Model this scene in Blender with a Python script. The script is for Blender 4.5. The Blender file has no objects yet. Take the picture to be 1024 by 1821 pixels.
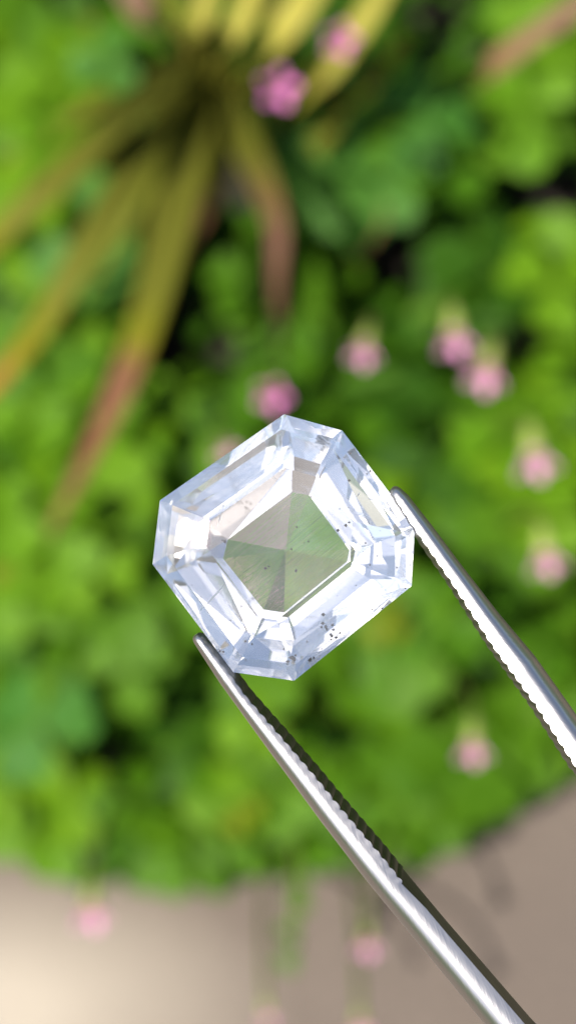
import bpy, math, random
from mathutils import Vector, Matrix, noise
random.seed(7)
sc = bpy.context.scene
COL = sc.collection
R = math.radians

# ------------------------------------------------------------ camera
TILT = R(20)                       # leaning forward from straight down
VF = 2 * math.atan(27 / 120.0)     # vertical field of view
CAMZ = 0.455
cam_d = bpy.data.cameras.new('camera')
cam = bpy.data.objects.new('camera', cam_d); COL.objects.link(cam)
cam.location = (0, 0, CAMZ); cam.rotation_euler = (TILT, 0, 0)
cam_d.sensor_fit = 'VERTICAL'; cam_d.sensor_height = 24; cam_d.lens = 12 / math.tan(VF / 2)
cam_d.clip_start = 0.005; cam_d.clip_end = 200
cam_d.dof.use_dof = True; cam_d.dof.focus_distance = 0.1195
cam_d.dof.aperture_fstop = cam_d.lens / 2.4
sc.camera = cam
# ------------------------------------------------------------ sky and sun
SUN_EL, SUN_ROT = R(60), R(-124)
w = bpy.data.worlds.new("World"); sc.world = w; w.use_nodes = True
sky = w.node_tree.nodes.new('ShaderNodeTexSky'); sky.sky_type = 'NISHITA'; sky.sun_disc = False
sky.sun_elevation = SUN_EL; sky.sun_rotation = SUN_ROT; sky.dust_density = 3.0; sky.air_density = 1.0; sky.ozone_density = 1.0
w.node_tree.links.new(sky.outputs[0], w.node_tree.nodes['Background'].inputs[0])
w.node_tree.nodes['Background'].inputs[1].default_value = 0.078
sl = bpy.data.lights.new('sun', 'SUN'); sl.energy = 4.6; sl.angle = R(0.5); sl.color = (1, .95, .87)
so = bpy.data.objects.new('sun', sl); COL.objects.link(so)
sdir = Vector((math.sin(SUN_ROT) * math.cos(SUN_EL), math.cos(SUN_ROT) * math.cos(SUN_EL), math.sin(SUN_EL)))
so.rotation_euler = sdir.to_track_quat('Z', 'Y').to_euler(); so.location = sdir
sc.view_settings.view_transform = 'Standard'; sc.view_settings.look = 'None'
sc.view_settings.exposure = 1.17; sc.view_settings.gamma = 1
cy = sc.cycles
cy.max_bounces = 24; cy.transmission_bounces = 24; cy.glossy_bounces = 12; cy.diffuse_bounces = 4; cy.transparent_max_bounces = 8
cy.caustics_refractive = True; cy.caustics_reflective = True; cy.blur_glossy = 0.0
cy.sample_clamp_indirect = 8.0; cy.use_denoising = True

# ------------------------------------------------------------ helpers
CR = Matrix.Rotation(TILT, 3, 'X')
CC = Vector((0, 0, CAMZ))
K = 27.0 / 120.0 / 910.5
def ray(px, py):
    return CR @ Vector(((px - 512) * K, -(py - 910.5) * K, -1.0))
def at_z(px, py, z):               # the point of the garden seen at a photo pixel, at height z
    d = ray(px, py); t = (z - CAMZ) / d.z
    return CC + d * t
MM = 0.054 / 1821                  # metres per photo pixel at the stone
def tag(o, label=None, cat=None, group=None, kind=None):
    if label: o['label'] = label
    if cat: o['category'] = cat
    if group: o['group'] = group
    if kind: o['kind'] = kind
    return o
def mesh(name, vs, fs, mat=None, smooth=False, uvs=None):
    me = bpy.data.meshes.new(name); me.from_pydata([tuple(v) for v in vs], [], fs)
    if uvs:
        ul = me.uv_layers.new(name='UVMap')
        for p in me.polygons:
            for li in p.loop_indices: ul.data[li].uv = uvs[me.loops[li].vertex_index]
    if mat: me.materials.append(mat)
    if smooth: me.polygons.foreach_set('use_smooth', [True] * len(me.polygons))
    me.update(); return me
def ob(name, me, parent=None, loc=None):
    o = bpy.data.objects.new(name, me); COL.objects.link(o)
    if parent: o.parent = parent
    if loc is not None: o.location = loc
    return o
def empty(name, loc, rot=None):
    o = bpy.data.objects.new(name, None); COL.objects.link(o); o.location = loc
    o.empty_display_size = 0.01
    if rot: o.rotation_euler = rot
    return o
def tube(pts, radii, n=5):
    vs, fs = [], []
    for i, p in enumerate(pts):
        a = pts[max(i - 1, 0)]; b = pts[min(i + 1, len(pts) - 1)]
        q = (b - a).to_track_quat('Z', 'Y')
        for k in range(n):
            t = 2 * math.pi * k / n
            vs.append(p + q @ Vector((math.cos(t) * radii[i], math.sin(t) * radii[i], 0)))
    for i in range(len(pts) - 1):
        for k in range(n):
            fs.append((i*n+k, i*n+(k+1) % n, (i+1)*n+(k+1) % n, (i+1)*n+k))
    fs.append(tuple(range(n))[::-1]); fs.append(tuple((len(pts)-1)*n+k for k in range(n)))
    return vs, fs
def bez(a, b, c, n):
    return [a*(1-t)**2 + b*2*t*(1-t) + c*t*t for t in [i/(n-1) for i in range(n)]]

# ------------------------------------------------------------ materials
def new_mat(name):
    m = bpy.data.materials.new(name); m.use_nodes = True
    nt = m.node_tree; return m, nt, nt.nodes['Principled BSDF'], nt.nodes['Material Output']
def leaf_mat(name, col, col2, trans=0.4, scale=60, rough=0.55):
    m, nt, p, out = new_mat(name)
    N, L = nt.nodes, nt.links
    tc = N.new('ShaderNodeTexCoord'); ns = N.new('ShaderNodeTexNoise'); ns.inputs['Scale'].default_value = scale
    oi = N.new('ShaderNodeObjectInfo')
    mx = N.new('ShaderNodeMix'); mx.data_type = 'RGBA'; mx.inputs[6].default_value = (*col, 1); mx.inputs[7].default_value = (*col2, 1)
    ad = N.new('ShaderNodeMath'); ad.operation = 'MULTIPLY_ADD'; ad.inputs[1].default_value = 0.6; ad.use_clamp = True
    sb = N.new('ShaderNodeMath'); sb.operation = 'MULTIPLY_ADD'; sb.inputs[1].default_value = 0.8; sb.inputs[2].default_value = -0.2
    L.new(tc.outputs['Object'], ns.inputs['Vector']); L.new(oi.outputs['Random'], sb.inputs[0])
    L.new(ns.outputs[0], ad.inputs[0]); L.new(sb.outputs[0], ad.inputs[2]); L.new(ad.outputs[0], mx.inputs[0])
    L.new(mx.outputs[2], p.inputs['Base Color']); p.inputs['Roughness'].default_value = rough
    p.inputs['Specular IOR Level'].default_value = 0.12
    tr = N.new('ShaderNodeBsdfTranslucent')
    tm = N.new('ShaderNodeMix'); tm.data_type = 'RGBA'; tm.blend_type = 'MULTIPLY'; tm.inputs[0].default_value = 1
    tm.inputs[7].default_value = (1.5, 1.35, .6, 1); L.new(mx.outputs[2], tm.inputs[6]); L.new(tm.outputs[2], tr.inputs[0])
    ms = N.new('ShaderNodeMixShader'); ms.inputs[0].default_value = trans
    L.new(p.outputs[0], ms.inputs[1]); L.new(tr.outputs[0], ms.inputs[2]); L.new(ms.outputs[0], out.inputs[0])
    return m
M = {}
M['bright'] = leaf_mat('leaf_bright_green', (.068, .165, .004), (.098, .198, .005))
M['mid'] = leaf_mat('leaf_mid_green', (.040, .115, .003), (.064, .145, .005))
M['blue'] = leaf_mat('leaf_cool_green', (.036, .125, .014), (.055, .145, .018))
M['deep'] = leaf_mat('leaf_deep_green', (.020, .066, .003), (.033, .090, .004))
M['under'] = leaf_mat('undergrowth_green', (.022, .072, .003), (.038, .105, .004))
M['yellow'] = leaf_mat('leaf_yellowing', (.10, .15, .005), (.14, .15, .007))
M['stalk'] = leaf_mat('stalk_green', (.09, .15, .02), (.12, .13, .03))
M['petal'] = leaf_mat('petal_pink', (.62, .23, .48), (.66, .32, .54), .4)
M['petal2'] = leaf_mat('petal_strong_pink', (.64, .14, .48), (.68, .22, .54), .4)
M['calyx'] = leaf_mat('calyx_yellow_green', (.27, .33, .08), (.32, .38, .10), .3)
def simple(name, col, rough=.7, **kw):
    m, nt, p, out = new_mat(name); p.inputs['Base Color'].default_value = (*col, 1); p.inputs['Roughness'].default_value = rough
    for k, v in kw.items(): p.inputs[k].default_value = v
    return m
# long blades: olive to a dry brown tip along the length (UV y)
def blade_mat(name, c0, c1, c2, start, end):
    m, nt, p, out = new_mat(name); N, L = nt.nodes, nt.links
    uv = N.new('ShaderNodeTexCoord'); sp = N.new('ShaderNodeSeparateXYZ'); L.new(uv.outputs['UV'], sp.inputs[0])
    mp = N.new('ShaderNodeMapping'); mp.inputs['Scale'].default_value = (14, 2, 1); L.new(uv.outputs['UV'], mp.inputs[0])
    ns = N.new('ShaderNodeTexNoise'); ns.inputs['Scale'].default_value = 1.5; L.new(mp.outputs[0], ns.inputs['Vector'])
    a = N.new('ShaderNodeMath'); a.operation = 'MULTIPLY_ADD'; a.inputs[1].default_value = .25; L.new(ns.outputs[0], a.inputs[0]); L.new(sp.outputs[1], a.inputs[2])
    cr = N.new('ShaderNodeValToRGB'); L.new(a.outputs[0], cr.inputs[0])
    e = cr.color_ramp.elements
    e[0].position = start + .1; e[0].color = (*c0, 1); e[1].position = end + .12; e[1].color = (*c2, 1)
    x = e.new((start + end) / 2 + .12); x.color = (*c1, 1)
    L.new(cr.outputs[0], p.inputs['Base Color']); p.inputs['Roughness'].default_value = .6; p.inputs['Specular IOR Level'].default_value = .06
    tr = N.new('ShaderNodeBsdfTranslucent'); L.new(cr.outputs[0], tr.inputs[0])
    ms = N.new('ShaderNodeMixShader'); ms.inputs[0].default_value = .25
    L.new(p.outputs[0], ms.inputs[1]); L.new(tr.outputs[0], ms.inputs[2]); L.new(ms.outputs[0], out.inputs[0])
    return m
OL, YG, BR = (.095, .099, .012), (.125, .122, .006), (.135, .062, .032)
M['blade_tip'] = blade_mat('blade_olive_dry_tip', (.115, .118, .014), (.135, .135, .006), BR, .50, .62)
M['blade_far'] = blade_mat('blade_olive_late_tip', OL, YG, (.22, .11, .02), .65, .95)
M['blade_mid'] = blade_mat('blade_olive_dry_end', OL, (.12, .08, .025), (.12, .06, .038), .30, .55)
M['blade_yellow'] = blade_mat('blade_yellow', (.24, .23, .025), (.26, .245, .03), (.27, .245, .045), .0, .35)
M['blade_green'] = blade_mat('blade_plain_olive', OL, (.10, .11, .012), (.085, .10, .012), .1, .9)
M['blade_dry'] = blade_mat('blade_dry', (.15, .085, .035), (.165, .095, .055), (.18, .11, .08), .1, .8)
# ground
def ground_mat():
    m, nt, p, out = new_mat('worn_paving'); N, L = nt.nodes, nt.links
    tc = N.new('ShaderNodeTexCoord')
    n1 = N.new('ShaderNodeTexNoise'); n1.inputs['Scale'].default_value = 22; n1.inputs['Detail'].default_value = 5
    n2 = N.new('ShaderNodeTexNoise'); n2.inputs['Scale'].default_value = 420; n2.inputs['Detail'].default_value = 6
    for n in (n1, n2): L.new(tc.outputs['Object'], n.inputs['Vector'])
    cr = N.new('ShaderNodeValToRGB'); e = cr.color_ramp.elements
    e[0].position = .38; e[0].color = (.078, .060, .047, 1); e[1].position = .66; e[1].color = (.090, .070, .055, 1)
    L.new(n1.outputs[0], cr.inputs[0])
    mx = N.new('ShaderNodeMix'); mx.data_type = 'RGBA'; mx.blend_type = 'OVERLAY'; mx.inputs[0].default_value = .35
    L.new(cr.outputs[0], mx.inputs[6]); L.new(n2.outputs[0], mx.inputs[7])
    # sunlit corner of the paving, painted in as a paler colour
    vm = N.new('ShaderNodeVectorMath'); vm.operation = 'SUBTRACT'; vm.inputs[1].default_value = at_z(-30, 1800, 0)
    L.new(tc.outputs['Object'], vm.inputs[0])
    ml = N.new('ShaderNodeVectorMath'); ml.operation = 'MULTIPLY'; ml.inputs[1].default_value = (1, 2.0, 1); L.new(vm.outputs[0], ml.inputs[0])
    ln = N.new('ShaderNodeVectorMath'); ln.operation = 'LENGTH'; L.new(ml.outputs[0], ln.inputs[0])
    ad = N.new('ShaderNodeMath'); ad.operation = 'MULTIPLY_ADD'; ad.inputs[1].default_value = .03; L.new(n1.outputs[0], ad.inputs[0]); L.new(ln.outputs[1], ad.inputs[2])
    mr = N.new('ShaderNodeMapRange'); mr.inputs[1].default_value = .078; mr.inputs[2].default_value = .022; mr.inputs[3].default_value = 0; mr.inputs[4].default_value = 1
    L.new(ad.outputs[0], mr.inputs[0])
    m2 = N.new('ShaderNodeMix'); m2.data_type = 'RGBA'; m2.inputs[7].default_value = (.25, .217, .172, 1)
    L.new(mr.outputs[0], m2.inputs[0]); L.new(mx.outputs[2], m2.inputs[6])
    L.new(m2.outputs[2], p.inputs['Base Color']); p.inputs['Roughness'].default_value = .85
    bp = N.new('ShaderNodeBump'); bp.inputs['Strength'].default_value = .4; bp.inputs['Distance'].default_value = .001
    L.new(n2.outputs[0], bp.inputs['Height']); L.new(bp.outputs[0], p.inputs['Normal'])
    return m
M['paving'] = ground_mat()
def soil_mat():
    m, nt, p, out = new_mat('dark_soil'); N, L = nt.nodes, nt.links
    tc = N.new('ShaderNodeTexCoord'); n = N.new('ShaderNodeTexNoise'); n.inputs['Scale'].default_value = 150; n.inputs['Detail'].default_value = 6
    L.new(tc.outputs['Object'], n.inputs['Vector'])
    cr = N.new('ShaderNodeValToRGB'); cr.color_ramp.elements[0].color = (.004, .003, .002, 1); cr.color_ramp.elements[1].color = (.022, .013, .008, 1)
    L.new(n.outputs[0], cr.inputs[0]); L.new(cr.outputs[0], p.inputs['Base Color']); p.inputs['Roughness'].default_value = .95
    return m
M['soil'] = soil_mat()
# steel: brushed, UV x = across, y = along (mm)
def steel_mat(name, base, rough, rough2, bump):
    m, nt, p, out = new_mat(name); N, L = nt.nodes, nt.links
    tc = N.new('ShaderNodeTexCoord')
    mp = N.new('ShaderNodeMapping'); mp.inputs['Scale'].default_value = (10, .35, 1); mp.inputs['Rotation'].default_value = (0, 0, R(0))
    L.new(tc.outputs['UV'], mp.inputs[0])
    n1 = N.new('ShaderNodeTexNoise'); n1.inputs['Scale'].default_value = 1.6; n1.inputs['Detail'].default_value = 5; L.new(mp.outputs[0], n1.inputs['Vector'])
    # slanting grind marks across the outer flank
    rt = N.new('ShaderNodeMapping'); rt.inputs['Rotation'].default_value = (0, 0, R(-24)); L.new(tc.outputs['UV'], rt.inputs[0])
    sc2 = N.new('ShaderNodeMapping'); sc2.inputs['Scale'].default_value = (9, .5, 1); L.new(rt.outputs[0], sc2.inputs[0])
    n2 = N.new('ShaderNodeTexNoise'); n2.inputs['Scale'].default_value = 1.3; n2.inputs['Detail'].default_value = 3; L.new(sc2.outputs[0], n2.inputs['Vector'])
    c2 = N.new('ShaderNodeMapRange'); c2.inputs[1].default_value = .42; c2.inputs[2].default_value = .66; L.new(n2.outputs[0], c2.inputs[0])
    sm = N.new('ShaderNodeMath'); sm.operation = 'MULTIPLY_ADD'; sm.inputs[1].default_value = 1.0; L.new(c2.outputs[0], sm.inputs[0]); L.new(n1.outputs[0], sm.inputs[2])
    bp = N.new('ShaderNodeBump'); bp.inputs['Strength'].default_value = bump; bp.inputs['Distance'].default_value = .00003
    L.new(sm.outputs[0], bp.inputs['Height']); L.new(bp.outputs[0], p.inputs['Normal'])
    rr = N.new('ShaderNodeMapRange'); rr.inputs[3].default_value = rough; rr.inputs[4].default_value = rough2; L.new(n1.outputs[0], rr.inputs[0]); L.new(rr.outputs[0], p.inputs['Roughness'])
    p.inputs['Base Color'].default_value = (*base, 1); p.inputs['Metallic'].default_value = 1
    return m
M['steel'] = steel_mat('brushed_steel', (.52, .50, .49), .28, .36, .13)
M['jaw'] = steel_mat('dark_jaw_steel', (.07, .07, .06), .30, .45, .3)  # darker copy of the steel: shade of the inner faces put into the colour
# stone
def gem_mat(name, veil, streak, tint=(.93, .965, 1)):
    m, nt, p, out = new_mat(name); N, L = nt.nodes, nt.links
    p.inputs['Base Color'].default_value = (*tint, 1); p.inputs['Roughness'].default_value = 0.0
    p.inputs['IOR'].default_value = 1.60; p.inputs['Transmission Weight'].default_value = 1
    tc = N.new('ShaderNodeTexCoord')
    if streak:
        rt = N.new('ShaderNodeMapping'); rt.inputs['Rotation'].default_value = (0, 0, R(-39)); L.new(tc.outputs['Object'], rt.inputs[0])
        s2 = N.new('ShaderNodeMapping'); s2.inputs['Scale'].default_value = (300, 10500, 300); L.new(rt.outputs[0], s2.inputs[0])
        n = N.new('ShaderNodeTexNoise'); n.inputs['Scale'].default_value = 1; n.inputs['Detail'].default_value = 3; L.new(s2.outputs[0], n.inputs['Vector'])
        bp = N.new('ShaderNodeBump'); bp.inputs['Strength'].default_value = streak; bp.inputs['Distance'].default_value = .00005
        L.new(n.outputs[0], bp.inputs['Height']); L.new(bp.outputs[0], p.inputs['Normal'])
    n3 = N.new('ShaderNodeTexNoise'); n3.inputs['Scale'].default_value = 260; n3.inputs['Detail'].default_value = 4; L.new(tc.outputs['Object'], n3.inputs['Vector'])
    mr = N.new('ShaderNodeMapRange'); mr.inputs[1].default_value = .35; mr.inputs[2].default_value = .7; mr.inputs[3].default_value = veil * .5; mr.inputs[4].default_value = veil * 1.5
    L.new(n3.outputs[0], mr.inputs[0])
    d = N.new('ShaderNodeBsdfDiffuse'); d.inputs[0].default_value = (.88, .91, .95, 1)
    ms = N.new('ShaderNodeMixShader'); L.new(mr.outputs[0], ms.inputs[0]); L.new(p.outputs[0], ms.inputs[1]); L.new(d.outputs[0], ms.inputs[2])
    L.new(ms.outputs[0], out.inputs[0])
    return m
M['crown'] = gem_mat('clear_stone_crown', .045, 0)
M['pav'] = gem_mat('clear_stone_pavilion', .02, 0)
M['scratched'] = gem_mat('clear_stone_scratched_base', .03, .42)
M['speck'] = simple('dark_speck', (.05, .045, .05), .8)
M['feather'] = simple('white_feather', (.85, .9, .95), .5)

# ------------------------------------------------------------ ground
def edge_y(px):      # lower edge of the planted bed, in photo rows
    pts = [(-400, 1480), (0, 1490), (60, 1530), (240, 1560), (400, 1540), (520, 1520), (700, 1520), (800, 1490), (880, 1400), (1024, 1330), (1500, 1250)]
    for (a, b), (c, d) in zip(pts, pts[1:]):
        if px <= c: return b + (d - b) * (px - a) / (c - a)
    return 1250
M['lawn'] = simple('lawn_green', (.022, .045, .010), .9)  # unseen dark ground added beyond the paving to darken the reflections
tag(ob('ground', mesh('ground', [(-60, -60, -.02), (60, -60, -.02), (60, 60, -.02), (-60, 60, -.02)], [(0, 1, 2, 3)], M['lawn'])), kind='structure')
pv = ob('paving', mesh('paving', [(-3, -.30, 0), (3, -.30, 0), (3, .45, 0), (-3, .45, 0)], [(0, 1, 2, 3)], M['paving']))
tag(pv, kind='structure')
sv = []; sf = []
xs = [-900 + 60 * i for i in range(48)]
for i, px in enumerate(xs):
    p = at_z(px, edge_y(min(max(px, -400), 1500)) - 190 + 12 * math.sin(i * 2.3), 0)
    for k, (dy, z) in enumerate(((0, .0005), (.006, .007), (.05, .012), (.30, .012), (1.6, .012))):
        sv.append((p.x * (1 + k * .35 if k > 2 else 1), p.y + dy, z + .002 * math.sin(i * 1.7 + k)*(k > 0)))
for i in range(len(xs) - 1):
    for k in range(4): sf.append((i*5+k, (i+1)*5+k, (i+1)*5+k+1, i*5+k+1))
tag(ob('soil', mesh('soil', sv, sf, M['soil'], True)), kind='structure')

# ------------------------------------------------------------ leaves
def leaflet(vs, fs, ang, size, fold, cup, rnd):
    # heart-shaped leaflet: narrow at the stalk, notched at the end
    prof = [(0.04, .03), (.25, .26), (.5, .44), (.75, .52), (.93, .42), (1.0, .22)]
    ca, sa = math.cos(ang), math.sin(ang); b = len(vs)
    def add(x, y, z): vs.append(Vector(((x*ca - y*sa)*size, (x*sa + y*ca)*size, z*size)))
    for (t, wd) in prof:
        z = -cup * t * t
        add(t if t < 1 else .9, 0, z); add(t, wd, z + fold * wd); add(t, -wd, z + fold * wd)
    for i in range(len(prof) - 1):
        a, c = b + 3*i, b + 3*(i+1)
        fs.append((a, c, c+1, a+1)); fs.append((a, a+2, c+2, c))
def leaf_mesh(seed, mat):
    rnd = random.Random(seed); vs, fs = [], []
    for k in range(3):
        leaflet(vs, fs, k * 2.094 + rnd.uniform(-.15, .15), rnd.uniform(.92, 1.08), rnd.uniform(.05, .35), rnd.uniform(.05, .35), rnd)
    return mesh('clover_leaf', vs, fs, mat, True)
LM = {k: [leaf_mesh(s, M[k]) for s in range(4)] for k in ('bright', 'mid', 'blue', 'deep', 'yellow')}
def add_leaf(plant, pos, rad, tint, tilt=None):
    o = ob('leaf', random.choice(LM[tint]), plant, pos - plant.location)
    o.scale = (rad,) * 3
    t = tilt if tilt else (random.gauss(0, .22), random.gauss(0, .22))
    o.rotation_euler = (t[0] + .1, t[1] - .1, random.uniform(0, 6.28))
    top = pos - plant.location; base = Vector((random.uniform(-.003, .003), random.uniform(-.003, .003), 0))
    mid = Vector((base.x * .6 + top.x * .4, base.y * .6 + top.y * .4, top.z * .8))
    v, f = tube([p - top for p in bez(base, mid, top, 5)], [.0006, .00055, .0005, .00045, .0004], 4)
    s = ob('leaf_stalk', mesh('leaf_stalk', v, f, M['stalk'], True), plant, top)
    # the stalk hangs under its leaf
    s.parent = o; s.location = (0, 0, 0)
    s.matrix_parent_inverse = Matrix.LocRotScale(None, o.rotation_euler, o.scale).inverted()
    return o
DARK = [(430, 350, 60), (335, 545, 70), (690, 490, 75), (740, 400, 35), (900, 620, 40), (320, 600, 45), (450, 640, 30), (650, 420, 60), (975, 330, 70), (940, 605, 60), (790, 55, 60), (300, 900, 60), (190, 1350, 65),
        (400, 470, 40), (280, 640, 45), (330, 1180, 55), (620, 1310, 30), (150, 300, 30), (950, 1080, 50), (770, 975, 55), (90, 880, 30), (730, 130, 35), (380, 620, 60), (330, 770, 40), (900, 300, 40), (130, 1150, 45), (820, 1210, 50)]
# clumps: photo position of the crown of leaves, spread, tint mix, count, label
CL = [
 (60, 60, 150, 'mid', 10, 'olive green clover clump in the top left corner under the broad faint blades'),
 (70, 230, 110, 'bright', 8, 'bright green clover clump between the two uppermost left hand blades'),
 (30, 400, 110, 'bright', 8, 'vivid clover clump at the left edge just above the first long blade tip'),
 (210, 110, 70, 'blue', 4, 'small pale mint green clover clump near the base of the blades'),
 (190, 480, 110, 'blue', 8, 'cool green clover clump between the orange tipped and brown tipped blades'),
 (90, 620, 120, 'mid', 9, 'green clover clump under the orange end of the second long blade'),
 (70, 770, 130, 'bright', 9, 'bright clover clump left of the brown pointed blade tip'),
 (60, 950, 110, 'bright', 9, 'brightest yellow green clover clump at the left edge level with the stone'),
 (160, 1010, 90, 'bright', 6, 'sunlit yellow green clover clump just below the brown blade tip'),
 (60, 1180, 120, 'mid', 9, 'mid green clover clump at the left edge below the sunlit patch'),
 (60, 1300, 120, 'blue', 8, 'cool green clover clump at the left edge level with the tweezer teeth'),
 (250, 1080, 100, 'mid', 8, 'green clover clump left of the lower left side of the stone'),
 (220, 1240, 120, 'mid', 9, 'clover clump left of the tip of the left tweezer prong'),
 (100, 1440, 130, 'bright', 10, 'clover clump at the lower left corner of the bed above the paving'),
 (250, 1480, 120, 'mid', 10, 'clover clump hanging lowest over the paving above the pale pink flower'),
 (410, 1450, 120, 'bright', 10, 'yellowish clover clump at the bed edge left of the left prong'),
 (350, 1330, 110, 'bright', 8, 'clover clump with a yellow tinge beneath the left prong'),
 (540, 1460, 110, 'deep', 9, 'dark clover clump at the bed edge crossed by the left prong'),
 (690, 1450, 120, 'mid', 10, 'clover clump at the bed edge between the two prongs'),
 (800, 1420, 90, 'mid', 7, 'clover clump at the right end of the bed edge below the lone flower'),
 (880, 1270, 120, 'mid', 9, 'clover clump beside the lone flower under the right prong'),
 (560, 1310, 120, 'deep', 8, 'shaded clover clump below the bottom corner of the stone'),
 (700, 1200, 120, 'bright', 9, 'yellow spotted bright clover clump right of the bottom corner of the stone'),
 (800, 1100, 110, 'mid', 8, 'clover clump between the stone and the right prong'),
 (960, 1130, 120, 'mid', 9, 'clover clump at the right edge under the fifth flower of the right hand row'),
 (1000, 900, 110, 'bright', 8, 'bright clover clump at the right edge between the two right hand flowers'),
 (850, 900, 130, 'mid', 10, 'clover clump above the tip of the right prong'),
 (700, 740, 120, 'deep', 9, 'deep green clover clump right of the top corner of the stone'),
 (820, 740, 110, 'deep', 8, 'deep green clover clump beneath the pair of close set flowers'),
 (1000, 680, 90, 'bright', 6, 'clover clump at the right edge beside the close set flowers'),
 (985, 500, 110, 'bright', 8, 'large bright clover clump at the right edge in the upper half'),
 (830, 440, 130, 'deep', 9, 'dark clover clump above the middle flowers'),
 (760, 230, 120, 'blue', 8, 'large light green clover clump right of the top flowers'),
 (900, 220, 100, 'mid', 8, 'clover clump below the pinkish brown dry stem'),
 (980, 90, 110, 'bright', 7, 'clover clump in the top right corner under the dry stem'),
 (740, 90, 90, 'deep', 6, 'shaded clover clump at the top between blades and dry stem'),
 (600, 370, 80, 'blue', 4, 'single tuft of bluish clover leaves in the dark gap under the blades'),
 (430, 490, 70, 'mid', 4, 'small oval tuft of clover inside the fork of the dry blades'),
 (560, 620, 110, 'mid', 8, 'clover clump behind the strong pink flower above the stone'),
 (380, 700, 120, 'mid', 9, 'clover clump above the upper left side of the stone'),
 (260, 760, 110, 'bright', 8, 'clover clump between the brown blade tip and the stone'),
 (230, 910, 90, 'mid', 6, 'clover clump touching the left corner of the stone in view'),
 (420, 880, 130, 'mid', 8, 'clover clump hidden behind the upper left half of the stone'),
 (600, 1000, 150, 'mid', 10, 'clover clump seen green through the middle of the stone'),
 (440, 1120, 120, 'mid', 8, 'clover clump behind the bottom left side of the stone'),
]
HERO = [  # individual leaves that read in the picture: px, py, z, radius px, tint
 (760, 215, .075, 75, 'blue'), (700, 225, .07, 60, 'mid'), (790, 300, .065, 60, 'mid'), (900, 235, .06, 65, 'mid'), (605, 375, .06, 62, 'blue'), (430, 485, .06, 50, 'mid'), (430, 535, .055, 40, 'mid'),
 (100, 950, .08, 75, 'bright'), (165, 1010, .078, 62, 'bright'), (40, 930, .075, 60, 'bright'), (70, 1030, .07, 60, 'bright'), (60, 600, .07, 60, 'mid'), (150, 720, .072, 75, 'bright'),
 (60, 740, .07, 60, 'bright'), (985, 505, .075, 70, 'bright'), (1010, 660, .06, 60, 'bright'), (190, 110, .07, 48, 'blue'), (30, 360, .08, 65, 'bright'), (90, 215, .07, 55, 'bright'), (50, 200, .06, 50, 'bright'),
 (200, 480, .06, 60, 'blue'), (130, 640, .06, 55, 'bright'), (1000, 110, .07, 60, 'bright'), (230, 1190, .06, 70, 'mid'), (70, 1290, .065, 75, 'blue'), (690, 1150, .06, 50, 'bright'), (780, 1130, .06, 60, 'bright'),
 (130, 1420, .06, 65, 'bright'), (240, 1420, .05, 60, 'mid'), (400, 1440, .05, 60, 'bright'), (700, 1440, .05, 60, 'mid'), (320, 700, .055, 50, 'bright'), (330, 900, .05, 40, 'mid'), (900, 880, .05, 55, 'mid'), (500, 620, .05, 50, 'mid'),
 (330, 840, .05, 50, 'mid'), (240, 830, .05, 50, 'mid'), (960, 1150, .06, 60, 'mid'), (740, 1080, .06, 60, 'mid'), (450, 1290, .06, 55, 'bright'), (620, 1440, .05, 55, 'mid'), (688, 1112, .075, 34, 'yellow'), (425, 1445, .06, 34, 'yellow'), (1000, 760, .06, 30, 'yellow'), (20, 1010, .07, 30, 'yellow')]
plants = []
for (px, py, spread, tint, n, label) in CL:
    zt = .045
    g = at_z(px, py, zt); root = empty('clover_plant', (g.x, g.y + .004, .010)); tag(root, label, 'clover plant', 'clover clumps of the garden bed')
    if py > 1380: root.location.y += .012
    plants.append((px, py, root))
    made = 0; tries = 0
    while made < n * .9 and tries < 200:
        tries += 1
        a = random.uniform(0, 6.28); r = spread * math.sqrt(random.random()) * 1.05
        x, y = px + r * math.cos(a), py + r * math.sin(a)
        rp = random.uniform(90, 132)
        if any((x-dx)**2 + (y-dy)**2 < (dr + rp * .6)**2 for dx, dy, dr in DARK): continue
        if y + rp * .55 > edge_y(x): continue
        z = random.uniform(.022, .056) if y < edge_y(x) - 330 else random.uniform(.010, .026)
        pos = at_z(x, y, z); dist = (pos - CC).length
        pick = random.random()
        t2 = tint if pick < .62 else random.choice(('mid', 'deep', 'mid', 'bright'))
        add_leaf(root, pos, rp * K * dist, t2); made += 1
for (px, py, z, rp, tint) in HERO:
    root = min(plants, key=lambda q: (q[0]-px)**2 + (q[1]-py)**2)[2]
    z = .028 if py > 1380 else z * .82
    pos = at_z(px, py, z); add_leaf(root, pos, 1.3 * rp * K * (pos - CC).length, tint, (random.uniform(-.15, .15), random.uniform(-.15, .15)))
# low undergrowth: thousands of small leaves, one mass
vs, fs = [], []
rnd = random.Random(3)
for i in range(5200):
    inside = i < 2600
    if inside: px, py = rnd.uniform(-150, 1180), rnd.uniform(-250, 1540)
    else: px, py = rnd.uniform(-1500, 2500), rnd.uniform(-2600, 1500)
    if py > edge_y(min(max(px, -400), 1500)) - 25: continue
    if inside and any((px-dx)**2 + (py-dy)**2 < (dr*1.15)**2 for dx, dy, dr in DARK): continue
    z = rnd.uniform(.012, .030) if py < edge_y(min(max(px, -400), 1500)) - 300 else rnd.uniform(.008, .018); p = at_z(px, py, z); b = len(vs)
    loc = []; leaflet(loc, fs2 := [], 0, rnd.uniform(.004, .0085), rnd.uniform(0, .4), rnd.uniform(0, .4), rnd)
    q = Matrix.Rotation(rnd.uniform(0, 6.28), 3, 'Z') @ Matrix.Rotation(rnd.gauss(0, .4), 3, 'Y')
    vs += [p + q @ v for v in loc]; fs += [tuple(b + k for k in f) for f in fs2]
ug = ob('undergrowth', mesh('undergrowth', vs, fs, M['under'], True))
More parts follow.
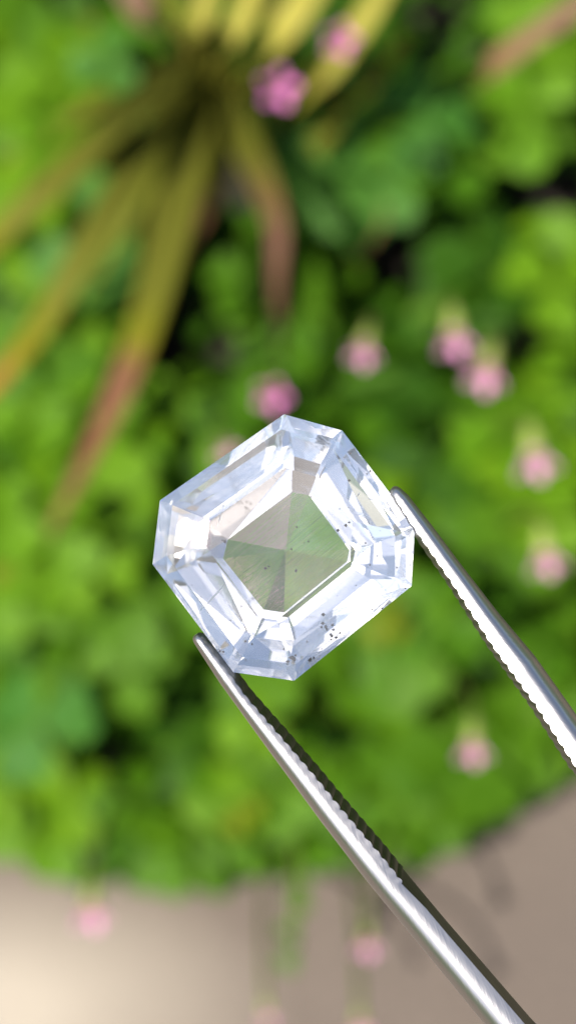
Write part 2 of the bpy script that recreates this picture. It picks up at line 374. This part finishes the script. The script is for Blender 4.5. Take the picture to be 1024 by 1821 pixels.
tag(ug, 'mass of small dark green leaves covering the soil of the bed', 'undergrowth', kind='stuff')

# ------------------------------------------------------------ strap-leaved plant
def blade(parent, pts, zs, ws, mat, label=None, curl=.25):
    # pts: photo pixels along the blade, zs heights, ws widths in px
    n = 18; P = []
    ctrl = [at_z(x, y, z) for (x, y), z in zip(pts, zs)]
    def samp(arr, t):
        f = t * (len(arr) - 1); i = min(int(f), len(arr) - 2); u = f - i
        a = arr[max(i-1, 0)]; b = arr[i]; c = arr[i+1]; d = arr[min(i+2, len(arr)-1)]
        return ((b*2) + (c-a)*u + (a*2-b*5+c*4-d)*u*u + (b*3-a-c*3+d)*u*u*u) * .5
    vs, fs, uv = [], [], []
    for i in range(n + 1):
        t = i / n; p = samp(ctrl, t); q = samp(ctrl, min(t + .02, 1)) - samp(ctrl, max(t - .02, 0))
        f = t * (len(ws) - 1); k = min(int(f), len(ws) - 2); wd = (ws[k] + (ws[k+1] - ws[k]) * (f - k)) * K * (p - CC).length
        s = q.cross(Vector((0, 0, 1))).normalized(); up = s.cross(q).normalized()
        for j in range(5):
            u = (j - 2) / 2
            vs.append(p + s * u * wd / 2 + up * (abs(u) * wd * curl - (1 - abs(u)) * 0)); uv.append((j / 4, t))
        for j in range(5):
            u = (2 - j) / 2
            vs.append(p + s * u * wd / 2 * .98 + up * (abs(u) * wd * curl - .0005)); uv.append((1 - j / 4, t))
    for i in range(n):
        for j in range(10): fs.append((i*10+j, i*10+(j+1) % 10, (i+1)*10+(j+1) % 10, (i+1)*10+j))
    fs.append(tuple(range(10))[::-1]); fs.append(tuple(n*10+j for j in range(10)))
    root = parent.location
    o = ob('leaf_blade', mesh('leaf_blade', [v - root for v in vs], fs, M[mat], True, uv), parent)
    if label: o['label'] = label
    return o
sp = empty('strap_leaf_plant', at_z(360, 150, .012)); tag(sp, 'tufted plant of long olive strap leaves with dry brown tips fanning from the top', 'plant')
blade(sp, [(350, 110), (230, 210), (110, 320), (-20, 440), (-90, 520)], [.045, .095, .105, .10, .09], [40, 56, 58, 46, 20], 'blade_far', 'olive blade running down to the left edge')
blade(sp, [(355, 130), (270, 250), (170, 420), (70, 590), (-40, 720)], [.04, .088, .105, .10, .085], [44, 54, 56, 46, 22], 'blade_far', 'long olive blade with an orange end at the left edge')
blade(sp, [(365, 150), (325, 330), (262, 570), (185, 760), (85, 955)], [.05, .09, .11, .105, .08], [50, 88, 60, 42, 8], 'blade_tip', 'widest blade, its lower half dried to a reddish brown point')
blade(sp, [(385, 150), (440, 270), (490, 390), (492, 510), (498, 640)], [.045, .075, .085, .08, .06], [60, 60, 40, 22, 10], 'blade_mid', 'blade bending right and down, drying pinkish brown')
blade(sp, [(360, 150), (300, 260), (225, 400), (150, 530)], [.05, .065, .07, .05], [30, 34, 28, 8], 'blade_green')
blade(sp, [(375, 160), (385, 260), (370, 360), (330, 460)], [.05, .07, .07, .05], [50, 60, 40, 10], 'blade_tip')
blade(sp, [(345, 120), (200, 170), (60, 260), (-60, 350)], [.04, .055, .055, .04], [26, 32, 28, 14], 'blade_green')
blade(sp, [(350, 120), (220, 130), (60, 170), (-100, 230)], [.03, .038, .036, .03], [40, 54, 50, 30], 'blade_green')
blade(sp, [(350, 110), (180, 60), (0, 40), (-120, 40)], [.03, .036, .035, .03], [36, 44, 40, 20], 'blade_green')
blade(sp, [(335, 110), (260, 30), (200, -60)], [.04, .08, .07], [40, 56, 30], 'blade_dry', 'dry brown blade leaning to the top left')
blade(sp, [(345, 130), (355, 60), (378, -40), (400, -150)], [.06, .095, .10, .09], [24, 32, 34, 14], 'blade_yellow')
blade(sp, [(385, 150), (412, 80), (455, -30), (490, -140)], [.065, .10, .106, .10], [26, 36, 40, 16], 'blade_yellow')
blade(sp, [(430, 170), (490, 80), (556, -20), (610, -130)], [.075, .102, .108, .10], [34, 54, 56, 20], 'blade_yellow', 'widest of the bright yellow blades at the top')
blade(sp, [(400, 160), (445, 70), (492, -30), (530, -140)], [.055, .085, .10, .09], [20, 24, 24, 12], 'blade_green')
blade(sp, [(520, 210), (585, 130), (660, 20), (720, -80)], [.07, .09, .10, .10], [36, 46, 38, 14], 'blade_yellow')
blade(sp, [(560, 270), (610, 200), (665, 140), (720, 60)], [.06, .07, .08, .07], [34, 40, 30, 12], 'blade_far')
blade(sp, [(470, 200), (540, 150), (620, 60), (690, -60)], [.05, .07, .08, .08], [30, 36, 30, 12], 'blade_green')
blade(sp, [(400, 180), (360, 90), (300, 0), (260, -90)], [.03, .075, .08, .07], [30, 44, 40, 16], 'blade_green')
ds = empty('dry_stem', at_z(870, 150, .02)); tag(ds, 'pinkish brown dry stem slanting into the top right corner', 'stem')
blade(ds, [(845, 160), (880, 120), (960, 60), (1080, -20), (1180, -90)], [.085, .095, .10, .10, .09], [20, 46, 40, 44, 40], 'blade_dry')
ar = empty('wiry_stalk', at_z(690, 300, .02)); tag(ar, 'thin arching brown stalk in the dark gap right of the blades', 'stalk')
pts = [at_z(x, y, z) - ar.location for (x, y), z in zip([(650, 290), (685, 330), (680, 400), (650, 450), (600, 480)], [.02, .05, .06, .05, .03])]
v, f = tube(pts, [.0003] * 5, 5); st = ob('stalk', mesh('stalk', v, f, M['blade_dry'], True), ar)

# ------------------------------------------------------------ pink flowers
def flower(px, py, size, ang, label, z=.10, strong=False, lean=.75):
    # the tube points up the picture, the open mouth down it
    head = at_z(px, py, z); dist = (head - CC).length; s = size * random.uniform(.66, .76) * K * dist
    rx = Vector((0, -1, 0)); axis = Vector((math.sin(ang) , -math.cos(ang) , lean - .25)).normalized()
    root_loc = Vector((head.x - .012 * math.sin(ang), head.y + .035, .012))
    r = empty('pink_flower', root_loc); tag(r, label, 'flower', 'small pink flowers of the bed')
    q = axis.to_track_quat('Z', 'Y'); o0 = head - root_loc
    pm = M['petal2' if strong else 'petal']
    for k in range(5):
        vs, fs = [], []
        a0 = 2 * math.pi * k / 5
        rows = [(-.35, .30, .40), (0, .40, .42), (.28, .56, .42), (.46, .74, .34), (.50, .86, .14)]
        for (h, rad, wd) in rows:
            for u in (-1, 0, 1):
                aa = a0 + u * wd / max(rad, .12) * .55
                vs.append(o0 + q @ Vector((math.cos(aa) * rad * s, math.sin(aa) * rad * s, (h - .02 * abs(u)) * s)))
        for i in range(len(rows) - 1):
            for j in range(2): fs.append((i*3+j, i*3+j+1, (i+1)*3+j+1, (i+1)*3+j))
        ob('petal', mesh('petal', vs, fs, pm, True), r)
    prof = [(-1.65, .06), (-1.45, .20), (-1.1, .30), (-.65, .37), (-.3, .38), (.02, .30)]
    vs, fs = [], []
    for (h, rad) in prof:
        for k in range(8): vs.append(o0 + q @ Vector((math.cos(k*math.pi/4) * rad * s, math.sin(k*math.pi/4) * rad * s, h * s)))
    for i in range(len(prof) - 1):
        for k in range(8): fs.append((i*8+k, i*8+(k+1) % 8, (i+1)*8+(k+1) % 8, (i+1)*8+k))
    ob('calyx', mesh('calyx', vs, fs, M['calyx'], True), r)
    a = o0 + q @ Vector((0, 0, -1.55 * s))
    v, f = tube(bez(Vector((0, 0, 0)), Vector((a.x * .3, a.y + .012, a.z * .9)), a, 8), [.0006] * 8, 5)
    ob('flower_stalk', mesh('flower_stalk', v, f, M['stalk'], True), r)
FL = [
 (602, 68, 52, .1, 'uppermost pink flower in front of the yellow blades', .12, True, 1.4),
 (493, 155, 58, .2, 'pink flower just below and left of the uppermost one', .12, True, 1.6),
 (484, 700, 54, -.1, 'strong pink flower right above the top corner of the stone', .11, True, 1.4),
 (646, 622, 50, -.25, 'pale pink flower with a green calyx nearest the middle of the picture', .11, False, .55),
 (808, 600, 58, 0, 'pink flower of the close pair that stands higher', .11, False, .5),
 (863, 662, 58, -.3, 'pink flower of the close pair that stands lower', .11, False, .55),
 (950, 815, 64, .05, 'broad pink flower with a tall yellow calyx right of the deep green clover', .11, False, .5),
 (970, 992, 62, .05, 'pink flower with a tall calyx close to the right edge beside the right prong', .11, False, .5),
 (840, 1330, 52, -.1, 'lone pink flower between the two prongs near the bed edge', .10, False, .6),
 (162, 1622, 52, 0, 'dim pink flower hanging over the paving at lower left', .07, False, .7),
 (652, 1680, 40, -.1, 'dim pink flower hanging over the paving close to the left prong', .06, False, .8),
 (640, 1828, 36, 0, 'pink flower cut by the bottom edge of the picture', .06, False, .8),
 (398, 800, 44, .3, 'half hidden faint pink flower behind the upper left side of the stone', .07, False, .9),
 (475, 1808, 30, .1, 'yellow green bud at the bottom edge over the paving', .06, False, .6),
]
for a in FL: flower(*a)
# a loose leafy shoot over the paving, below the bed edge
for (px, py, lab) in ((525, 1650, 'drooping green sprig over the paving left of the left prong'),):
    g = at_z(px, py - 150, .012); r = empty('drooping_sprig', g); tag(r, lab, 'sprig')
    tip = at_z(px, py + 40, .035) - g
    pts = bez(Vector((0, 0, 0)), Vector((tip.x * .4, tip.y * .3, .06)), tip, 9)
    v, f = tube(pts, [.0006] * 9, 5); ob('stalk', mesh('stalk', v, f, M['stalk'], True), r)
    for k in range(3, 9):
        vs, fs = [], []; leaflet(vs, fs, 0, .0042, .2, .1, random)
        o = ob('leaf', mesh('leaf', vs, fs, M['mid'], True), r, pts[k]); o.rotation_euler = (random.gauss(0, .3), random.gauss(0, .3), random.uniform(-2.6, -.5))

# ------------------------------------------------------------ the stone and the tweezers, held in the plane of focus
GD = 0.12
GC = (512, 973)
d0 = ray(*GC); GLOC = CC + d0 * GD
def G(px, py, h=0.0):              # local point in the stone's frame: x right, y up the picture, z to the viewer
    return Vector(((px - GC[0]) * MM, -(py - GC[1]) * MM, h))
stone = empty('cut_gemstone', GLOC, (TILT, 0, 0))
tag(stone, 'clear icy blue white step cut octagonal gemstone gripped between the tweezer tips', 'gemstone')
OUT = [(505, 737), (608, 766), (737, 935), (731, 1042), (523, 1210), (415, 1195), (272, 1003), (285, 890)]   # clockwise on screen from top
CEN = Vector((506, 975))
def inset(d_side, d_corner, shift=(0, 0)):
    # edges 0,2,4,6 are corners (0: top, 2: right, 4: bottom, 6: left); 1,3,5,7 the long sides
    n = 8; lines = []
    if not hasattr(d_side, '__len__'): d_side = [d_side] * 4
    if not hasattr(d_corner, '__len__'): d_corner = [d_corner] * 4
    for i in range(n):
        a = Vector(OUT[i]); b = Vector(OUT[(i+1) % n]); e = (b - a).normalized(); nrm = Vector((-e.y, e.x))
        if (CEN - a).dot(nrm) < 0: nrm = -nrm
        d = d_corner[i // 2] if i % 2 == 0 else d_side[i // 2]
        lines.append((a + nrm * d, e))
    pts = []
    for i in range(n):
        (p, e), (q, g) = lines[i-1], lines[i]
        den = e.x * g.y - e.y * g.x; t = ((q.x-p.x) * g.y - (q.y-p.y) * g.x) / den
        pts.append(p + e * t + Vector(shift))
    return pts
def rings(rows, cap_first, cap_last):
    vs, fs = [], []
    for pts, h in rows: vs += [G(p.x, p.y, h[k] if isinstance(h, list) else h) for k, p in enumerate(pts)]
    for i in range(len(rows) - 1):
        for k in range(8):
            a, b, c, d = i*8+k, i*8+(k+1) % 8, (i+1)*8+(k+1) % 8, (i+1)*8+k
            if isinstance(rows[i][1], list) or isinstance(rows[i+1][1], list): fs += [(a, b, c), (a, c, d)] if (i + k) % 3 else [(a, b, d), (b, c, d)]
            else: fs.append((a, b, c, d))
    if cap_first: fs.append(tuple(range(8))[::-1])
    if cap_last: fs.append(tuple((len(rows)-1)*8+k for k in range(8)))
    return vs, fs
def outward(me, c):
    import bmesh
    bm = bmesh.new(); bm.from_mesh(me)
    for f in bm.faces:
        if f.normal.dot(f.calc_center_median() - c) < 0: f.normal_flip()
    bm.to_mesh(me); bm.free(); me.update()
GIR = .00022
gt, gb = [(Vector(p)) for p in OUT], [(Vector(p)) for p in OUT]
C0 = G(506, 975, -.001)
# side order: upper right, lower right, lower left, upper left; corner order: top, right, bottom, left
wob = random.Random(21)
def row(pts, h, jit, jz):
    return ([p + Vector((wob.uniform(-jit, jit), wob.uniform(-jit, jit))) for p in pts], [h + wob.uniform(-jz, jz) for _ in pts])
crown_rows = [(gt, GIR), (inset((26, 22, 30, 20), (28, 24, 30, 24)), .00085), (inset((84, 104, 96, 78), (92, 112, 104, 90)), .00125)]
win = inset((118, 102, 104, 122), (128, 114, 113, 124)); mid_ = Vector((508, 980))
pav_rows = [(gb, -GIR), row(inset((40, 34, 26, 44), (40, 36, 32, 40)), -.0019, 3, .00008), row(inset((78, 62, 72, 80), (80, 74, 74, 82)), -.0033, 4, .00010), row(win, -.0043, 3, .00004), ([mid_ + (p - mid_) * .03 for p in win], -.00525)]
for nm, rw, c1, c2, mt in (('crown', crown_rows, False, True, 'crown'), ('girdle', [(gt, GIR), (gb, -GIR)], False, False, 'crown'), ('pavilion', pav_rows, False, True, 'pav')):
    v, f = rings(rw, c1, c2); me = mesh(nm, v, f, M[mt]); outward(me, C0); o = ob(nm, me, stone)
    if nm == 'pavilion':
        me.materials.append(M['scratched'])
        for p in me.polygons:
            if p.center.z < -.00445: p.material_index = 1
# dark inclusions: small irregular grains just under the surface
def grains(name, spots, mat, label):
    vs, fs = [], []
    for (px, py, r, h) in spots:
        b = len(vs); c = G(px, py, h); s = r * MM
        for v in [(1,0,0),(-1,0,0),(0,1,0),(0,-1,0),(0,0,.6),(0,0,-.6)]:
            vs.append(c + Vector(v) * s * random.uniform(.6, 1.25))
        for t in [(0,2,4),(2,1,4),(1,3,4),(3,0,4),(2,0,5),(1,2,5),(3,1,5),(0,3,5)]: fs.append(tuple(b+k for k in t))
    o = ob(name, mesh(name, vs, fs, M[mat]), stone); tag(o, label, kind='stuff'); return o
sp_ = [(519, 1167, 5, .0003), (523, 1171, 5, .0003), (512, 1174, 4, .0003), (525, 1163, 3, .0003), (549, 1170, 5.5, .0002), (555, 1167, 3, .0002), (574, 1091, 4, .0008), (573, 1107, 4, .0007), (578, 1113, 3.5, .0006),
       (571, 1113, 3, .0006), (580, 1117, 3, .0005), (590, 1110, 3, .0005), (592, 1118, 4, .0004), (587, 1127, 4, .0004), (595, 1130, 4, .0003), (585, 1133, 3, .0003), (602, 1122, 3, .0004), (526, 1014, 3.2, .0012), (472, 1009, 3.4, .0012),
       (478, 1006, 2.6, .0012), (438, 1138, 2.6, .0006), (449, 1143, 2.6, .0006), (505, 1152, 2, .0006), (619, 855, 2.6, .0010), (603, 905, 2, .0012), (620, 929, 3.2, .0012), (614, 934, 3, .0012), (600, 943, 3.2, .0012), (527, 937, 2.6, .0013),
       (552, 884, 2, .0013), (645, 981, 2, .001), (669, 988, 2, .0008), (703, 1009, 2.4, .0005), (720, 1045, 2.4, .0003), (518, 976, 2, .0013), (548, 962, 2, .0013), (540, 965, 1.8, .0013), (401, 963, 3.5, .0012), (397, 960, 2.5, .0012),
       (623, 806, 2, .0006), (657, 838, 2.6, .0005), (651, 843, 2, .0005), (660, 1082, 2, .0005), (678, 1081, 2.4, .0004), (545, 1139, 2, .0005), (570, 1151, 2, .0004), (391, 1157, 2, .0004), (398, 1158, 2.5, .0004), (438, 1170, 2.2, .0004),
       (610, 815, 1.8, .0006), (648, 965, 2, .0009), (656, 1004, 2, .0008)]
rr = random.Random(11)
for i in range(46):
    a = rr.uniform(0, 6.28); r = 190 * math.sqrt(rr.random()); sp_.append((506 + r*math.cos(a), 975 + r*math.sin(a), rr.uniform(.8, 1.5), rr.uniform(-.0005, .0003)))
grains('dark_inclusion', sp_, 'speck', 'dark grains scattered inside the stone')
# pale feather cracks
vs, fs = [], []
for (a, b, wd) in (((360, 1085), (402, 1035), 3), ((372, 1075), (408, 1030), 1.6), ((388, 935), (396, 905), 2.2), ((396, 905), (402, 898), 3), ((355, 1092), (366, 1070), 2), ((496, 858), (485, 848), 1.4), ((632, 885), (638, 876), 2.5), ((650, 888), (664, 889), 2.4)):
    pa, pb = G(*a, .0004), G(*b, .0004); e = (pb - pa).normalized(); s = Vector((-e.y, e.x, 0)) * wd * MM * .5; u = Vector((0, 0, .00012)); k = len(vs)
    vs += [pa, pa.lerp(pb, .5) + s, pb, pa.lerp(pb, .5) - s, pa.lerp(pb, .5) + u, pa.lerp(pb, .5) - u]
    fs += [tuple(k + i for i in t) for t in ((0,1,4),(1,2,4),(2,3,4),(3,0,4),(1,0,5),(2,1,5),(3,2,5),(0,3,5))]
o = ob('feather_crack', mesh('feather_crack', vs, fs, M['feather']), stone); tag(o, 'pale hairline cracks inside the stone', kind='stuff')

# tweezers: two half round prongs
tw = empty('tweezers', GLOC, (TILT, 0, 0))
tag(tw, 'steel tweezers with serrated inner edges gripping the clear gemstone', 'tweezers')
def lerp_path(path, s):
    L_ = [0]
    for a, b in zip(path, path[1:]): L_.append(L_[-1] + (Vector(b) - Vector(a)).length)
    s = max(0, min(s, L_[-1]))
    for i in range(len(path) - 1):
        if s <= L_[i+1] or i == len(path) - 2:
            t = (s - L_[i]) / (L_[i+1] - L_[i]); return Vector(path[i]).lerp(Vector(path[i+1]), t)
def path_len(path): return sum((Vector(b) - Vector(a)).length for a, b in zip(path, path[1:]))
def prong(name, outer, inner, jaw_end, jawdrop, jawtilt, label, round, phase=0, turn=.46):
    # outer / inner: paths (px) of the two silhouettes; stations join equal fractions of both
    Lo = path_len(outer); pitch = 22.0; N = int(Lo / 3.6)
    vs, fs, uv = [], [], []; jv, jf, juv = [], [], []
    prof = [(0.0, -.3), (0, 0)] + [(turn * (1 - math.cos(R(a))), round * .42 * math.sin(R(a))) for a in (8, 16, 26, 38, 50, 63, 78)] + [(turn + (1 - turn) * u, round * .42 - (1 - turn) * u * .17) for u in (.12, .4, .7, 1.0)]
    n = len(prof) + 2; side = 1
    for i in range(N + 1):
        t = i / N; s = t * Lo
        a = lerp_path(outer, s); dr = (lerp_path(outer, s + 30) - lerp_path(outer, s - 30)).normalized(); nr = Vector((-dr.y, dr.x))
        b = None; best = 1e9
        for p0, p1 in zip(inner, inner[1:]):
            p0, p1 = Vector(p0), Vector(p1); e = p1 - p0; den = e.x * nr.y - e.y * nr.x
            if abs(den) < 1e-6: continue
            uu = ((a.x - p0.x) * nr.y - (a.y - p0.y) * nr.x) / den
            h = p0 + e * max(0, min(1, uu)); err = abs((h - a).dot(dr)) + (h - a).length * .01
            if err < best: best, b = err, h
        wd = (b - a).length; across = (b - a).normalized()
        tip = min(1.0, s / 13.0); tipf = math.sqrt(max(0.0, 1 - (1 - tip) ** 2))        # rounded end
        tooth = 0
        if s < jaw_end and s > 4: tooth = (abs(math.sin(math.pi * s / pitch + phase)) ** .7) * 4.2 * min(1, .35 + s / 500.)
        fade = 1 if s < jaw_end else max(0, 1 - (s - jaw_end) / 60.)
        jd = jawdrop * (.55 + .45 * min(1, s / 120)) * (fade * .75 + .25)
        thick = wd * MM
        e0 = b - across * jd                               # upper inner edge, jaw face shows beyond it
        for k, (u, v) in enumerate(prof):
            uu = u
            q = a.lerp(e0, uu * 1.0)
            if k >= len(prof) - 1: q = q + across * (tooth - 4.2)
            elif k == len(prof) - 2: q = q + across * (tooth - 4.2) * .35
            if tip < 1: q = a.lerp(b, .5) + (q - a.lerp(b, .5)) * (.5 + .5 * tipf)
            vs.append(G(q.x, q.y, v * thick * (.5 + .5 * tipf) + .0003)); uv.append((u * wd * MM * 1000, s * MM * 1000))
        q = b + across * tooth * jawtilt
        lo = -.75 * thick * (.5 + .5 * tipf) - .0002
        if tip < 1: q = a.lerp(b, .5) + (q - a.lerp(b, .5)) * (.5 + .5 * tipf)
        vs.append(G(q.x, q.y, lo)); uv.append((wd * MM * 1000 * 1.3, s * MM * 1000))
        q2 = a.lerp(b, .3); vs.append(G(q2.x, q2.y, lo)); uv.append((wd * MM * 1000 * 1.8, s * MM * 1000))
    for i in range(N):
        for k in range(n):
            f = (i*n+k, i*n+(k+1) % n, (i+1)*n+(k+1) % n, (i+1)*n+k)
            (jf if k == len(prof) - 1 else fs).append(f)
    fs.append(tuple(range(n))); fs.append(tuple(N*n+k for k in range(n)))
    me = mesh(name, vs, fs, M['steel'], True, uv)
    o = ob(name, me, tw); o['label'] = label
    jm = mesh('serrated_jaw', vs, jf, M['jaw'], False, uv)
    import bmesh
    for mm in (me, jm):
        bm = bmesh.new(); bm.from_mesh(mm); bmesh.ops.delete(bm, geom=[v for v in bm.verts if not v.link_faces], context='VERTS')
        bmesh.ops.recalc_face_normals(bm, faces=bm.faces)
        bm.to_mesh(mm); bm.free()
    ob('serrated_jaw', jm, o)
    return o
ext = 2600
prong('prong', [(340, 1134), (391, 1213), (480, 1336), (569, 1457), (640, 1550), (683, 1603), (774, 1713), (862, 1821), (1400, 2480), (2300, 3500)],
      [(354, 1118), (422, 1197), (446, 1230), (511, 1305), (569, 1373), (620, 1435), (680, 1505), (727, 1563), (792, 1641), (947, 1821), (1560, 2480), (2420, 3420)], 565, 7, 0.5, 'left prong, its tip under the lower left side of the stone', 2.6, 0, .56)
prong('prong', [(703, 861), (724, 880), (765, 932), (814, 998), (881, 1085), (949, 1166), (1024, 1272), (1200, 1510), (1900, 2420), (2500, 3330)],
      [(686, 872), (734, 946), (798, 1038), (868, 1146), (949, 1260), (1016, 1364), (1150, 1570), (1760, 2500), (2420, 3430)], 600, 1, 0.7, 'right prong, its tip on the right side of the stone', 3.1, 1.1, .56)
# welded end where the prongs meet, well outside the frame
v, f = [], []
for i, (px, py, w2, t2) in enumerate(((2380, 3390, 100, .0016), (2460, 3490, 96, .0020), (2900, 4040, 90, .0022), (3000, 4165, 60, .0015))):
    c = G(px, py, -.0006); e = Vector((math.cos(R(38.5)), math.sin(R(38.5)), 0))
    for sx, sz in ((-1, 1), (1, 1), (1, -1), (-1, -1)): v.append(c + e * sx * w2 * MM + Vector((0, 0, sz * t2)))
for i in range(3):
    for k in range(4): f.append((i*4+k, i*4+(k+1) % 4, (i+1)*4+(k+1) % 4, (i+1)*4+k))
f += [(0, 1, 2, 3), (12, 13, 14, 15)]
ob('joint', mesh('joint', v, f, M['steel']), tw)
